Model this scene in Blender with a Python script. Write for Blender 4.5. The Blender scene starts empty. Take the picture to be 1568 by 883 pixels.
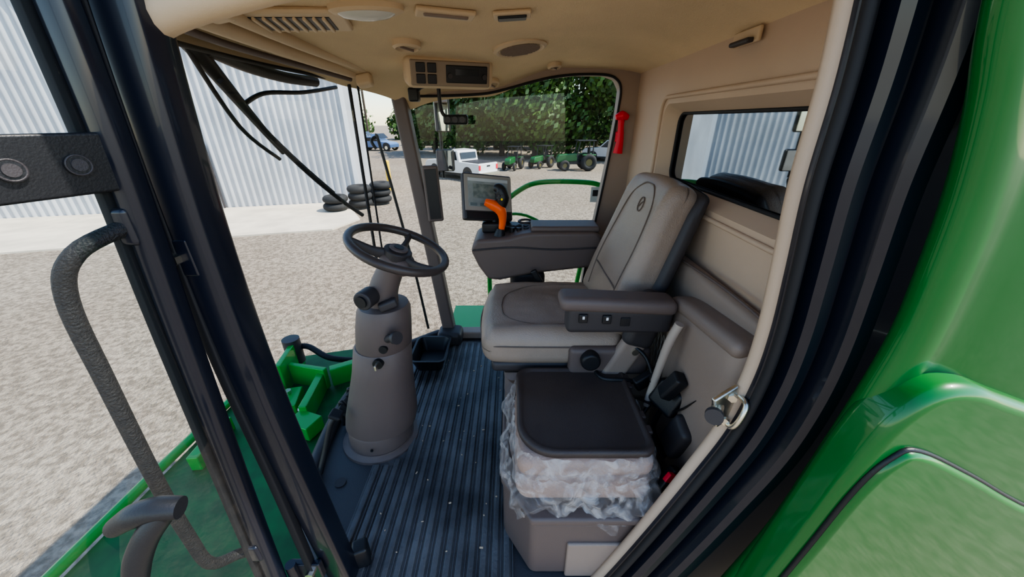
import bpy, bmesh, math, random
from mathutils import Vector, Matrix, noise
random.seed(3)
V=Vector
try: bpy.context.scene.view_settings.look='AgX - Medium High Contrast'
except Exception: pass
# ------------------------------------------------------------ materials
def mat(name,col,rough=.5,metal=0,coat=0,bump=0,bscale=60,var=0,vscale=6,col2=None,spec=.5,detail=4):
    m=bpy.data.materials.new(name); m.use_nodes=True
    nt=m.node_tree; b=nt.nodes['Principled BSDF']
    b.inputs['Base Color'].default_value=(*col,1); b.inputs['Roughness'].default_value=rough
    b.inputs['Metallic'].default_value=metal; b.inputs['Coat Weight'].default_value=coat
    b.inputs['Coat Roughness'].default_value=.05
    b.inputs['Specular IOR Level'].default_value=spec
    tc=nt.nodes.new('ShaderNodeTexCoord')
    if var or col2:
        n=nt.nodes.new('ShaderNodeTexNoise'); n.inputs['Scale'].default_value=vscale; n.inputs['Detail'].default_value=detail
        nt.links.new(tc.outputs['Object'],n.inputs['Vector'])
        r=nt.nodes.new('ShaderNodeValToRGB')
        c2=col2 if col2 else tuple(min(1,c*(1+var)) for c in col)
        c1=col if col2 else tuple(c*(1-var) for c in col)
        r.color_ramp.elements[0].position=.35; r.color_ramp.elements[1].position=.65
        r.color_ramp.elements[0].color=(*c1,1); r.color_ramp.elements[1].color=(*c2,1)
        nt.links.new(n.outputs['Fac'],r.inputs['Fac']); nt.links.new(r.outputs['Color'],b.inputs['Base Color'])
    if bump:
        n=nt.nodes.new('ShaderNodeTexNoise'); n.inputs['Scale'].default_value=bscale; n.inputs['Detail'].default_value=3
        nt.links.new(tc.outputs['Object'],n.inputs['Vector'])
        bp=nt.nodes.new('ShaderNodeBump'); bp.inputs['Strength'].default_value=bump; bp.inputs['Distance'].default_value=.01
        nt.links.new(n.outputs['Fac'],bp.inputs['Height']); nt.links.new(bp.outputs['Normal'],b.inputs['Normal'])
    return m
def glassmat(name,tint=(.95,.97,.96),base=.035,gain=.35,haze=0.0):
    m=bpy.data.materials.new(name); m.use_nodes=True; nt=m.node_tree
    for n in list(nt.nodes): nt.nodes.remove(n)
    o=nt.nodes.new('ShaderNodeOutputMaterial'); mx=nt.nodes.new('ShaderNodeMixShader')
    t=nt.nodes.new('ShaderNodeBsdfTransparent'); t.inputs['Color'].default_value=(*tint,1)
    g=nt.nodes.new('ShaderNodeBsdfGlossy'); g.inputs['Roughness'].default_value=.01
    f=nt.nodes.new('ShaderNodeLayerWeight'); f.inputs['Blend'].default_value=.5
    p=nt.nodes.new('ShaderNodeMath'); p.operation='POWER'; p.inputs[1].default_value=5
    mm=nt.nodes.new('ShaderNodeMath'); mm.operation='MULTIPLY_ADD'; mm.inputs[1].default_value=gain; mm.inputs[2].default_value=base
    nt.links.new(f.outputs['Facing'],p.inputs[0]); nt.links.new(p.outputs[0],mm.inputs[0]); nt.links.new(mm.outputs[0],mx.inputs[0])
    src=t
    if haze:
        d=nt.nodes.new('ShaderNodeBsdfDiffuse'); d.inputs['Color'].default_value=(.8,.82,.85,1)
        m2=nt.nodes.new('ShaderNodeMixShader'); m2.inputs[0].default_value=haze
        nt.links.new(t.outputs[0],m2.inputs[1]); nt.links.new(d.outputs[0],m2.inputs[2]); src=m2
    nt.links.new(src.outputs[0],mx.inputs[1]); nt.links.new(g.outputs[0],mx.inputs[2]); nt.links.new(mx.outputs[0],o.inputs[0])
    return m
BEIGE=mat('beige_headliner',(.70,.545,.355),.9,bump=.3,bscale=350,var=.08,vscale=2.5)
BEIGEP=mat('beige_plastic',(.63,.49,.335),.55,bump=.08,bscale=500)
BEIGED=mat('beige_trim_pillar',(.53,.40,.30),.6,bump=.08,bscale=400,var=.04,vscale=3)
TAUPE=mat('taupe_plastic',(.135,.102,.092),.48,bump=.15,bscale=600)
TAUPEL=mat('taupe_light_plastic',(.30,.232,.19),.55,bump=.15,bscale=500)
LIDC=mat('taupe_lid_plastic',(.24,.185,.155),.5,bump=.15,bscale=500)
LEATH=mat('seat_leather',(.32,.25,.20),.36,bump=.25,bscale=260,var=.06,vscale=5)
SEAM=mat('seat_stitch',(.15,.115,.095),.6)
DGREY=mat('dark_grey_plastic',(.045,.040,.043),.5,bump=.12,bscale=500)
BLACK=mat('black_plastic',(.012,.013,.016),.42,bump=.08,bscale=300)
BPAINT=mat('black_paint',(.007,.010,.020),.32,coat=.4)
RUBBER=mat('black_rubber',(.012,.012,.015),.65)
MATF=mat('floor_mat_rubber',(.055,.057,.064),.38,col2=(.15,.15,.155),vscale=5,bump=.3,bscale=90,detail=9)
MATS=mat('floor_mat_edge',(.05,.052,.06),.42,bump=.2,bscale=300)
GREEN=mat('green_paint',(.002,.15,.022),.35,coat=.7,var=.06,vscale=3,spec=.35)
GDECK=mat('green_deck_paint',(.003,.12,.02),.6,coat=.05,var=.25,vscale=9)
GREENB=mat('green_paint_bright',(.006,.34,.03),.35,coat=.5)
CHROME=mat('zinc_metal',(.7,.68,.6),.3,metal=1,var=.15,vscale=40)
ORANGE=mat('orange_plastic',(.98,.13,.008),.4)
RED=mat('red_plastic',(.80,.01,.04),.4)
YEL=mat('yellow_paint',(.95,.62,.01),.5)
WHITE=mat('white_paint',(.78,.79,.80),.35,coat=.4)
SILV=mat('lamp_lens',(.6,.6,.57),.2)
CARGL=mat('car_glass',(.02,.025,.03),.08)
TRAY=mat('tray_plastic',(.052,.038,.035),.46,bump=.2,bscale=350,col2=(.072,.054,.048),vscale=5)
CUSH=mat('cushion_fabric',(.40,.28,.225),.7,bump=.3,bscale=200)
GLASS=glassmat('window_glass'); GLASSD=glassmat('door_glass_tint',(.88,.92,.92),.04,.30,haze=.008)
GLASSR=glassmat('side_window_glass',(.84,.88,.86),.035,.30,haze=.008)
MIRR=mat('dark_mirror_glass',(.34,.38,.42),.02,metal=1)
MIRW=mat('mirror_glass',(.85,.88,.9),.03,metal=1)
TIRE=mat('tire_rubber',(.02,.02,.02),.8)
CONC=mat('concrete',(.62,.55,.44),.9,bump=.3,bscale=20,var=.12,vscale=1.2)
BARK=mat('bark',(.06,.045,.03),.9)
LEAF=mat('leaf_green',(.012,.050,.006),.55,col2=(.07,.16,.018),vscale=1.3)
LEAF2=mat('leaf_autumn',(.40,.07,.01),.55,col2=(.50,.16,.02),vscale=1.3)
def gravel():
    m=mat('gravel',(.44,.38,.31),.95); nt=m.node_tree; b=nt.nodes['Principled BSDF']
    tc=nt.nodes.new('ShaderNodeTexCoord')
    def N(t,s,d=5):
        n=nt.nodes.new(t); n.inputs['Scale'].default_value=s
        if 'Detail' in n.inputs: n.inputs['Detail'].default_value=d
        nt.links.new(tc.outputs['Object'],n.inputs['Vector']); return n
    n1=N('ShaderNodeTexNoise',.25,6); n2=N('ShaderNodeTexNoise',13,10); vo=N('ShaderNodeTexVoronoi',30)
    r1=nt.nodes.new('ShaderNodeValToRGB'); e=r1.color_ramp.elements
    e[0].position=.3;e[0].color=(.50,.415,.315,1);e[1].position=.7;e[1].color=(.66,.575,.46,1)
    nt.links.new(n1.outputs['Fac'],r1.inputs['Fac'])
    r2=nt.nodes.new('ShaderNodeValToRGB'); e=r2.color_ramp.elements
    e[0].position=.38;e[0].color=(.55,.53,.51,1);e[1].position=.62;e[1].color=(1.12,1.12,1.12,1)
    nt.links.new(n2.outputs['Fac'],r2.inputs['Fac'])
    mx=nt.nodes.new('ShaderNodeMix'); mx.data_type='RGBA'; mx.blend_type='MULTIPLY'; mx.inputs[0].default_value=1
    nt.links.new(r1.outputs[0],mx.inputs[6]); nt.links.new(r2.outputs[0],mx.inputs[7])
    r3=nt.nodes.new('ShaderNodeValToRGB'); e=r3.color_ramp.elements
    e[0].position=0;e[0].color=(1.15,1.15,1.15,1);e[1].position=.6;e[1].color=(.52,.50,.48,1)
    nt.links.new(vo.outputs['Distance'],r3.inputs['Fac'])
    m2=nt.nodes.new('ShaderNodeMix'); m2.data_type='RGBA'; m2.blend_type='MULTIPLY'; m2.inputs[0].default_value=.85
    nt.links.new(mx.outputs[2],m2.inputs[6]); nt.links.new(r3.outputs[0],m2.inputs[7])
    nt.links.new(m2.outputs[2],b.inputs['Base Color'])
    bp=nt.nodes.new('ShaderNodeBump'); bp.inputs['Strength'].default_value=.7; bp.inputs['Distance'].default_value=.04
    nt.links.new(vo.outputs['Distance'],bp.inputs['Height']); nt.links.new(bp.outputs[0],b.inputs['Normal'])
    return m
GRAV=gravel()
def filmmat():
    m=bpy.data.materials.new('plastic_film'); m.use_nodes=True; nt=m.node_tree
    b=nt.nodes['Principled BSDF']; b.inputs['Base Color'].default_value=(.74,.70,.68,1); b.inputs['Roughness'].default_value=.12
    tc=nt.nodes.new('ShaderNodeTexCoord'); n=nt.nodes.new('ShaderNodeTexNoise'); n.inputs['Scale'].default_value=12; n.inputs['Detail'].default_value=3
    n.inputs['Distortion'].default_value=1.8
    nt.links.new(tc.outputs['Object'],n.inputs['Vector'])
    bp=nt.nodes.new('ShaderNodeBump'); bp.inputs['Strength'].default_value=.8; bp.inputs['Distance'].default_value=.02
    nt.links.new(n.outputs['Fac'],bp.inputs['Height']); nt.links.new(bp.outputs[0],b.inputs['Normal'])
    r=nt.nodes.new('ShaderNodeMapRange'); r.inputs[1].default_value=.4; r.inputs[2].default_value=.68; r.inputs[3].default_value=.10; r.inputs[4].default_value=.50
    nt.links.new(n.outputs['Fac'],r.inputs[0]); nt.links.new(r.outputs[0],b.inputs['Alpha'])
    return m
FILM=filmmat()
# ------------------------------------------------------------ helpers
def grp(name):
    e=bpy.data.objects.new(name,None); bpy.context.collection.objects.link(e); e.empty_display_size=.1; return e
def mk(name,vs,fs,m,parent=None,smooth=False,bev=0,seg=3,sub=0,ang=35):
    me=bpy.data.meshes.new(name); me.from_pydata([tuple(v) for v in vs],[],fs); me.update()
    bm=bmesh.new(); bm.from_mesh(me); bmesh.ops.recalc_face_normals(bm,faces=bm.faces); bm.to_mesh(me); bm.free()
    o=bpy.data.objects.new(name,me); bpy.context.collection.objects.link(o); me.materials.append(m)
    if parent: o.parent=parent
    if bev:
        b=o.modifiers.new('b','BEVEL'); b.width=bev; b.segments=seg; b.limit_method='ANGLE'; b.angle_limit=math.radians(30); smooth=True
    if sub:
        s=o.modifiers.new('s','SUBSURF'); s.levels=sub; s.render_levels=sub; smooth=True
    if smooth:
        for p in me.polygons: p.use_smooth=True
        if bev: 
            w=o.modifiers.new('w','WEIGHTED_NORMAL')
        elif not sub:
            try: me.set_sharp_from_angle(angle=math.radians(ang))
            except Exception: pass
    return o
def Rm(rot): 
    return (Matrix.Rotation(rot[2],3,'Z')@Matrix.Rotation(rot[1],3,'Y')@Matrix.Rotation(rot[0],3,'X'))
def rbox(name,c,s,m,parent=None,rot=(0,0,0),bev=.008,seg=3):
    R=Rm([math.radians(a) for a in rot]); c=V(c)
    vs=[c+R@V((x*s[0]/2,y*s[1]/2,z*s[2]/2)) for x in(-1,1) for y in(-1,1) for z in(-1,1)]
    fs=[(0,1,3,2),(4,6,7,5),(0,4,5,1),(2,3,7,6),(0,2,6,4),(1,5,7,3)]
    return mk(name,vs,fs,m,parent,bev=min(bev,min(s)*.45),seg=seg)
def spline(pts,n=8,closed=False):
    pts=[V(p) for p in pts]; out=[]; N=len(pts)
    rng=range(N if closed else N-1)
    for i in rng:
        if closed: a,b,c,d=pts[i-1],pts[i],pts[(i+1)%N],pts[(i+2)%N]
        else: a=pts[max(i-1,0)];b=pts[i];c=pts[i+1];d=pts[min(i+2,N-1)]
        for k in range(n):
            t=k/n
            out.append(.5*((2*b)+(c-a)*t+(2*a-5*b+4*c-d)*t*t+(3*b-a-3*c+d)*t**3))
    if not closed: out.append(pts[-1])
    return out
def tube(name,pts,r,m,parent=None,n=12,sp=8,closed=False,flat=None):
    P=spline(pts,sp,closed) if sp else [V(p) for p in pts]
    N=len(P); vs=[];fs=[]
    up=None
    for i,p in enumerate(P):
        if closed: t=(P[(i+1)%N]-P[i-1])
        else: t=(P[min(i+1,N-1)]-P[max(i-1,0)])
        t.normalize()
        if up is None:
            a=V((0,0,1)) if abs(t.z)<.9 else V((1,0,0)); up=(a-t*a.dot(t)).normalized()
        else: up=(up-t*up.dot(t)).normalized()
        s=t.cross(up)
        rr=r
        if isinstance(r,(list,tuple)):
            f=i/(N-1)*(len(r)-1); k=min(int(f),len(r)-2); rr=r[k]+(r[k+1]-r[k])*(f-k)
        fl=flat if flat else 1
        for k in range(n):
            an=2*math.pi*k/n; vs.append(p+up*math.cos(an)*rr+s*math.sin(an)*rr*fl)
    M=N if closed else N-1
    for i in range(M):
        for k in range(n):
            fs.append((i*n+k,i*n+(k+1)%n,((i+1)%N)*n+(k+1)%n,((i+1)%N)*n+k))
    if not closed: fs.append(tuple(range(n))[::-1]); fs.append(tuple((N-1)*n+k for k in range(n)))
    return mk(name,vs,fs,m,parent,smooth=True,ang=50)
def loft(name,rings,m,parent=None,caps=True,smooth=True,sub=0,ang=40):
    n=len(rings[0]); vs=[v for r in rings for v in r]; fs=[]
    for i in range(len(rings)-1):
        for k in range(n): fs.append((i*n+k,i*n+(k+1)%n,(i+1)*n+(k+1)%n,(i+1)*n+k))
    if caps: fs.append(tuple(range(n))[::-1]); fs.append(tuple((len(rings)-1)*n+k for k in range(n)))
    return mk(name,vs,fs,m,parent,smooth=smooth,sub=sub,ang=ang)
def ell(c,rx,ry,z,n=40,tilt=0):
    return [V((c[0]+rx*math.cos(2*math.pi*k/n),c[1]+ry*math.sin(2*math.pi*k/n),z+tilt*rx*math.cos(2*math.pi*k/n))) for k in range(n)]
def rrect(cx,cy,hx,hy,r,z,k=6):
    out=[]
    for (sx,sy,a0) in((1,1,0),(-1,1,90),(-1,-1,180),(1,-1,270)):
        for i in range(k+1):
            a=math.radians(a0+90*i/k); out.append(V((cx+sx*(hx-r)+r*math.cos(a),cy+sy*(hy-r)+r*math.sin(a),z)))
    # make loop order consistent (corner arcs mirrored per quadrant)
    return sorted(out,key=lambda p:math.atan2((p.y-cy)/hy,(p.x-cx)/hx))
def cyl(name,p0,p1,r,m,parent=None,r2=None,n=24,bev=0):
    p0=V(p0);p1=V(p1);t=(p1-p0).normalized(); a=V((0,0,1)) if abs(t.z)<.9 else V((1,0,0)); u=(a-t*a.dot(t)).normalized(); s=t.cross(u)
    r2=r if r2 is None else r2
    vs=[p+u*math.cos(2*math.pi*k/n)*q+s*math.sin(2*math.pi*k/n)*q for p,q in((p0,r),(p1,r2)) for k in range(n)]
    fs=[(k,(k+1)%n,n+(k+1)%n,n+k) for k in range(n)]+[tuple(range(n))[::-1],tuple(range(n,2*n))]
    return mk(name,vs,fs,m,parent,smooth=True,ang=40) if not bev else mk(name,vs,fs,m,parent,bev=bev,seg=2)
def prism(name,pts,ax,a0,a1,m,parent=None,bev=0,seg=3):
    def f(p,a): return {'y':(p[0],a,p[1]),'x':(a,p[0],p[1]),'z':(p[0],p[1],a)}[ax]
    n=len(pts); vs=[f(p,a0) for p in pts]+[f(p,a1) for p in pts]
    fs=[tuple(range(n)),tuple(range(n,2*n))[::-1]]+[(k,(k+1)%n,n+(k+1)%n,n+k) for k in range(n)]
    return mk(name,vs,fs,m,parent,bev=bev,seg=seg)
def softbox(name,s,r,m,parent,fn,nn=14,ne=5):
    h=[x/2 for x in s]; r=min(r,min(h)*.98)
    def samp(hh):
        a=[-hh+r*(1-math.cos(math.pi/2*i/ne)) for i in range(ne)]
        b=[-(hh-r)+2*(hh-r)*i/nn for i in range(nn+1)]
        return a+b+[-x for x in a[::-1]]
    S=[samp(x) for x in h]; n=len(S[0]); idx={};vs=[];fs=[]
    def g(i,j,k):
        if (i,j,k) in idx: return idx[(i,j,k)]
        p=V((S[0][i],S[1][j],S[2][k])); q=V([max(-(h[a]-r),min(h[a]-r,p[a])) for a in range(3)]); d=p-q
        if d.length>1e-9: p=q+d.normalized()*r
        idx[(i,j,k)]=len(vs); vs.append(fn(p)); return idx[(i,j,k)]
    for a in range(3):
        for e in(0,n-1):
            for u in range(n-1):
                for w in range(n-1):
                    q=[]
                    for du,dw in((0,0),(1,0),(1,1),(0,1)):
                        t=[0,0,0]; t[a]=e; t[(a+1)%3]=u+du; t[(a+2)%3]=w+dw; q.append(g(*t))
                    fs.append(tuple(q))
    return mk(name,vs,fs,m,parent,smooth=True,ang=80)
def interp(x,tab):
    if x<=tab[0][0]: return tab[0][1]
    for a,b in zip(tab,tab[1:]):
        if x<=b[0]: return a[1]+(b[1]-a[1])*(x-a[0])/(b[0]-a[0])
    return tab[-1][1]
# ------------------------------------------------------------ camera
cam=bpy.data.cameras.new('camera'); co=bpy.data.objects.new('camera',cam); bpy.context.collection.objects.link(co)
co.location=(0,0,1.35); co.rotation_euler=(math.radians(64.8),0,0); cam.lens=12.57; cam.sensor_width=36; cam.clip_start=.01; cam.clip_end=600
bpy.context.scene.camera=co
# ------------------------------------------------------------ sky + sun
w=bpy.data.worlds.new('world'); bpy.context.scene.world=w; w.use_nodes=True; nt=w.node_tree
sk=nt.nodes.new('ShaderNodeTexSky'); sk.sky_type='NISHITA'; sk.sun_disc=False; sk.sun_elevation=math.radians(50); sk.sun_rotation=math.radians(100); sk.dust_density=.3
nt.links.new(sk.outputs[0],nt.nodes['Background'].inputs[0]); nt.nodes['Background'].inputs[1].default_value=.40
S=V((.62,-.06,.88)).normalized()
sl=bpy.data.lights.new('sun','SUN'); sl.energy=9.0; sl.angle=.009; sl.color=(1,.93,.82)
so=bpy.data.objects.new('sun',sl); bpy.context.collection.objects.link(so); so.rotation_euler=S.to_track_quat('Z','Y').to_euler(); so.location=(20,-5,30)
# ------------------------------------------------------------ ground & exterior
GZ=-1.8
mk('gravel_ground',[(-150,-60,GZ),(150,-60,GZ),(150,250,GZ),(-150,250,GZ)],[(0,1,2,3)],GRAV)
prism('concrete_pad',[(-26,5.0),(-5.67,11.0),(-5.3,12.3),(-7.0,15.2),(-26,10.3)],'z',GZ-.02,GZ+.05,CONC)
shed=grp('corrugated_metal_shed')
WALLM=mat('corrugated_steel',(.50,.52,.55),.45,metal=.2,var=.12,vscale=.5)
C0=V((-6.4,15.3,0)); wd=V((-.967,-.254,0)); nd=V((.254,-.967,0))
def ztop(s): return 2.75+.225*s if s<11 else 2.75+.225*(22-s)
vs=[];fs=[];L=22.0;n=int(L/.04)
for i in range(n+1):
    s=L*i/n; off=.045*math.sin(2*math.pi*s/.24)
    p=C0+wd*s+nd*off
    vs+= [(p.x,p.y,GZ),(p.x,p.y,ztop(s))]
    if i: fs.append((2*i-2,2*i,2*i+1,2*i-1))
mk('front_cladding',vs,fs,WALLM,shed,smooth=True,ang=80)
vs=[];fs=[];n=int(5/.04); bd=-nd
for i in range(n+1):
    s=5*i/n; off=.035*math.sin(2*math.pi*s/.24); p=C0+bd*s-wd*off
    vs+=[(p.x,p.y,GZ),(p.x,p.y,2.75)]
    if i: fs.append((2*i-2,2*i,2*i+1,2*i-1))
mk('side_cladding',vs,fs,WALLM,shed,smooth=True,ang=80)
pk=C0+wd*11; q=C0; e2=C0+wd*22
rv=[]
for p,z in((q,2.8),(pk,5.28),(e2,2.8)):
    a=p+nd*.12; b=p+bd*8; rv+=[(a.x,a.y,z),(b.x,b.y,z)]
mk('roof_sheet',rv,[(0,1,3,2),(2,3,5,4)],mat('roof_steel',(.35,.36,.38),.5,metal=.3),shed)
dm=mat('shed_door_paint',(.50,.52,.54),.5)
def onwall(s0,s1,z0,z1,d,name,m):
    a=C0+wd*s0+nd*.05;b=C0+wd*s1+nd*.05; vs=[]
    for k in(0,d):
        for p,z in((a,z0),(b,z0),(b,z1),(a,z1)):
            pp=p+nd*k; vs.append((pp.x,pp.y,z))
    mk(name,vs,[(0,1,2,3),(4,5,6,7),(0,1,5,4),(1,2,6,5),(2,3,7,6),(3,0,4,7)],m,shed)
onwall(5.0,6.1,GZ,GZ+2.3,.04,'walk_door',dm)
onwall(4.95,5.0,GZ,GZ+2.35,.07,'door_jamb',DGREY); onwall(6.1,6.15,GZ,GZ+2.35,.07,'door_jamb_b',DGREY)
onwall(-.05,.1,GZ,2.75,.03,'corner_trim',WHITE)
def torus(name,c,R,r,m,parent,ax=(0,0,1),flat=1.0,n=36,k=12):
    ax=V(ax).normalized(); a=V((0,0,1)) if abs(ax.z)<.9 else V((1,0,0)); u=(a-ax*a.dot(ax)).normalized(); s=ax.cross(u); c=V(c)
    vs=[];fs=[]
    for i in range(n):
        t=2*math.pi*i/n; d=u*math.cos(t)+s*math.sin(t)
        for j in range(k):
            p=2*math.pi*j/k; vs.append(c+d*(R+r*math.cos(p))+ax*r*flat*math.sin(p))
    for i in range(n):
        for j in range(k): fs.append((i*k+j,((i+1)%n)*k+j,((i+1)%n)*k+(j+1)%k,i*k+(j+1)%k))
    return mk(name,vs,fs,m,parent,smooth=True,ang=80)
ty=grp('stacked_tires')
for i,(x,y,k) in enumerate(((-6.65,13.6,2),(-5.95,14.2,3),(-5.4,15.0,3))):
    for j in range(k): torus('tire_%d_%d'%(i,j),(x+random.uniform(-.05,.05),y,GZ+.21+j*.27),.30,.15,TIRE,ty,flat=.9)
bo=grp('yellow_bollard'); cyl('post',(-6.02,18.1,GZ),(-6.02,18.1,GZ+1.35),.11,YEL,bo); torus('cap',(-6.02,18.1,GZ+1.35),.05,.065,YEL,bo)
def vehicle(name,loc,ang,m,kind,sc=1):
    g=grp(name); T=Matrix.Translation(loc)@Matrix.Rotation(math.radians(ang),4,'Z')@Matrix.Scale(sc,4)
    if kind=='pickup':
        body=[(-2.7,.45),(-2.7,1.15),(-.9,1.18),(-.75,1.85),(.45,1.88),(1.15,1.25),(2.5,1.12),(2.75,.9),(2.75,.4)]
        win=[(-.72,1.25),(-.6,1.78),(.38,1.8),(.98,1.25)]
    else:
        body=[(-2.2,.4),(-2.25,.95),(-1.7,1.05),(-1.1,1.45),(.3,1.47),(1.0,1.0),(2.0,.88),(2.25,.7),(2.25,.35)]
        win=[(-1.35,1.03),(-1.0,1.38),(.25,1.4),(.8,1.02)]
    prism('body',body,'y',-.9,.9,m,g,bev=.06)
    prism('side_windows',win,'y',-.91,.91,CARGL,g)
    rbox('window_post',(-.05,0,1.5),(.07,1.83,.55),m,g)
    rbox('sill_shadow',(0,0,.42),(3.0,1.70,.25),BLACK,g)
    if kind=='pickup':
        prism('bed_opening',[(-2.6,1.0),(-2.6,1.2),(-1.0,1.22),(-1.0,1.0)],'y',-.75,.75,DGREY,g)
        rbox('rear_window',(-.84,0,1.52),(.1,1.4,.4),CARGL,g,rot=(0,12,0))
        rbox('bumper',(-2.78,0,.5),(.15,1.8,.2),CHROME,g); rbox('tailgate_handle',(-2.71,0,.98),(.04,.3,.08),BLACK,g)
    rbox('windscreen',(.80,0,1.55),(.04,1.45,.72),CARGL,g,rot=(0,-48,0))
    for x in(-1.65,1.7):
        for y in(-.84,.84):
            cyl('wheel_well',(x,y-.07,.45),(x,y+.07,.45),.46,BLACK,g)
            torus('tire',(x,y,.36),.25,.12,TIRE,g,ax=(0,1,0)); cyl('rim',(x,y-.10,.36),(x,y+.10,.36),.2,CHROME,g)
    for y in(-.80,.80): rbox('tail_lamp',(-2.70 if kind=='pickup' else -2.22,y,.9),(.06,.15,.3),RED,g)
    for c in g.children: c.data.transform(T)
    return g
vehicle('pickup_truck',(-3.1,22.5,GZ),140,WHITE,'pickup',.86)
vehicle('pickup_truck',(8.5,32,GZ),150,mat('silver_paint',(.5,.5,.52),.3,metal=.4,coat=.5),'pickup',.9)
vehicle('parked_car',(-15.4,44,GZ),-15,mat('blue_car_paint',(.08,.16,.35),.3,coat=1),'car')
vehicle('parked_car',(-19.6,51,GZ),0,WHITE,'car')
DRIM=mat('dark_wheel_rim',(.12,.10,.03),.5); GDK=mat('green_paint_dark',(.008,.11,.025),.4,coat=.5)
def smalltractor(loc,ang,name='utility_tractor',s=.75):
    g=grp(name); T=Matrix.Translation(loc)@Matrix.Rotation(math.radians(ang),4,'Z')@Matrix.Scale(s,4)
    prism('hood',[(0.2,.7),(.2,1.25),(1.6,1.15),(1.75,.95),(1.75,.6)],'y',-.3,.3,GDK,g,bev=.05)
    rbox('chassis',(.4,0,.6),(2.4,.35,.3),BLACK,g); rbox('fender_a',(-.6,.55,1.15),(1.0,.35,.1),GDK,g,bev=.04); rbox('fender_b',(-.6,-.55,1.15),(1.0,.35,.1),GDK,g,bev=.04)
    rbox('seat',(-.5,0,1.15),(.4,.45,.12),BLACK,g); rbox('seat_back',(-.72,0,1.4),(.1,.45,.45),BLACK,g)
    for y in(-.5,.5): tube('rops_leg',[(-.9,y,.8),(-.9,y,2.1)],.05,BLACK,g,sp=0); tube('canopy_leg',[(.3,y,1.0),(.1,y,2.1)],.035,BLACK,g,sp=0)
    rbox('canopy',(-.4,0,2.13),(1.4,1.2,.07),BLACK,g,bev=.02); torus('wheel',(.05,0,1.35),.18,.02,BLACK,g,ax=(-.5,0,1))
    for y in(-.62,.62):
        torus('rear_tire',(-.6,y,.62),.42,.2,TIRE,g,ax=(0,1,0)); cyl('rear_rim',(-.6,y-.1,.62),(-.6,y+.1,.62),.34,DRIM,g)
        torus('front_tire',(1.2,y*.9,.4),.26,.13,TIRE,g,ax=(0,1,0)); cyl('front_rim',(1.2,y*.9-.08,.4),(1.2,y*.9+.08,.4),.2,DRIM,g)
    for c in g.children: c.data.transform(T)
smalltractor((.1,26.5,GZ),250,s=.7); smalltractor((2.2,27.5,GZ),230,s=.7); smalltractor((4.6,26,GZ),185,s=.9)
def tree(name,x,y,h,rw,lm=LEAF,nl=3000,ls=.28):
    g=grp(name); rd=random.Random(int(x*13+y*7))
    tube('trunk',[(x,y,GZ),(x+.1,y,GZ+h*.3),(x-.1,y+.1,GZ+h*.7)],[.28,.2,.08],BARK,g,n=8,sp=3)
    blobs=[]
    for i in range(16):
        a=rd.uniform(0,6.28); zz=rd.uniform(.14,.92); rr=rw*(1-abs(zz-.45)*1.0)*rd.uniform(.3,.85)
        blobs.append((V((x+math.cos(a)*rr,y+math.sin(a)*rr,GZ+zz*h)),rw*rd.uniform(.35,.6)))
    vs=[];fs=[]
    for i in range(nl):
        c,r=blobs[rd.randrange(len(blobs))]
        d=V((rd.gauss(0,1),rd.gauss(0,1),rd.gauss(0,1))).normalized(); p=c+d*r*rd.uniform(.75,1.05)
        if p.z<GZ+.1: p.z=GZ+.1
        nrm=(d+V((rd.gauss(0,.5),rd.gauss(0,.5),rd.gauss(0,.5)))).normalized()
        a=nrm.orthogonal().normalized(); b=nrm.cross(a); s=ls*rd.uniform(.6,1.3); k=len(vs)
        vs+=[p+a*s,p+b*s*.6,p-a*s,p-b*s*.6]; fs.append((k,k+1,k+2,k+3))
    mk('foliage',vs,fs,lm,g)
    return g
for (x,y,h,r) in ((-8.0,40,8.0,3.2),(-4.5,37,10.5,3.8),(-1,37,10.5,3.8),(2,34,10,3.8),(5.2,36,11,4),(8.5,33,10,3.8),(11.8,36,11,4),(15,34,10,4),(19,36,11,4),(-2,46,13,4),(4,47,14,4.5),(10,46,14,4.5)):
    tree('leafy_tree',x,y,h,r,nl=4200,ls=.25)
for (x,y,h,r) in ((-26,62,4.2,3.0),(-19,70,5,3.5),(-31,75,4.5,4),(-37,78,4.5,4),(-14,66,6,3.5)):
    tree('distant_tree',x,y,h,r,nl=1000,ls=.4)
tree('autumn_tree',-31,24,11,4,LEAF2,1800,.4)
vs=[];fs=[]
hedge=grp('hedge_row'); rd=random.Random(5)
for i in range(9000):
    p=V((rd.uniform(-12,30),rd.uniform(52,55),GZ+rd.uniform(0,5.5))); nrm=V((rd.gauss(0,1),rd.gauss(-1,1),rd.gauss(0,1))).normalized(); a=nrm.orthogonal().normalized(); b=nrm.cross(a); k=len(vs); s=.5
    vs+=[p+a*s,p+b*s*.6,p-a*s,p-b*s*.6]; fs.append((k,k+1,k+2,k+3))
mk('foliage',vs,fs,LEAF,hedge)
pole=grp('utility_pole'); cyl('pole',(-21.0,57,GZ),(-21.0,57,9),.16,BARK,pole); rbox('crossarm',(-21.0,57,8.2),(2.4,.12,.12),BARK,pole)
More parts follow.
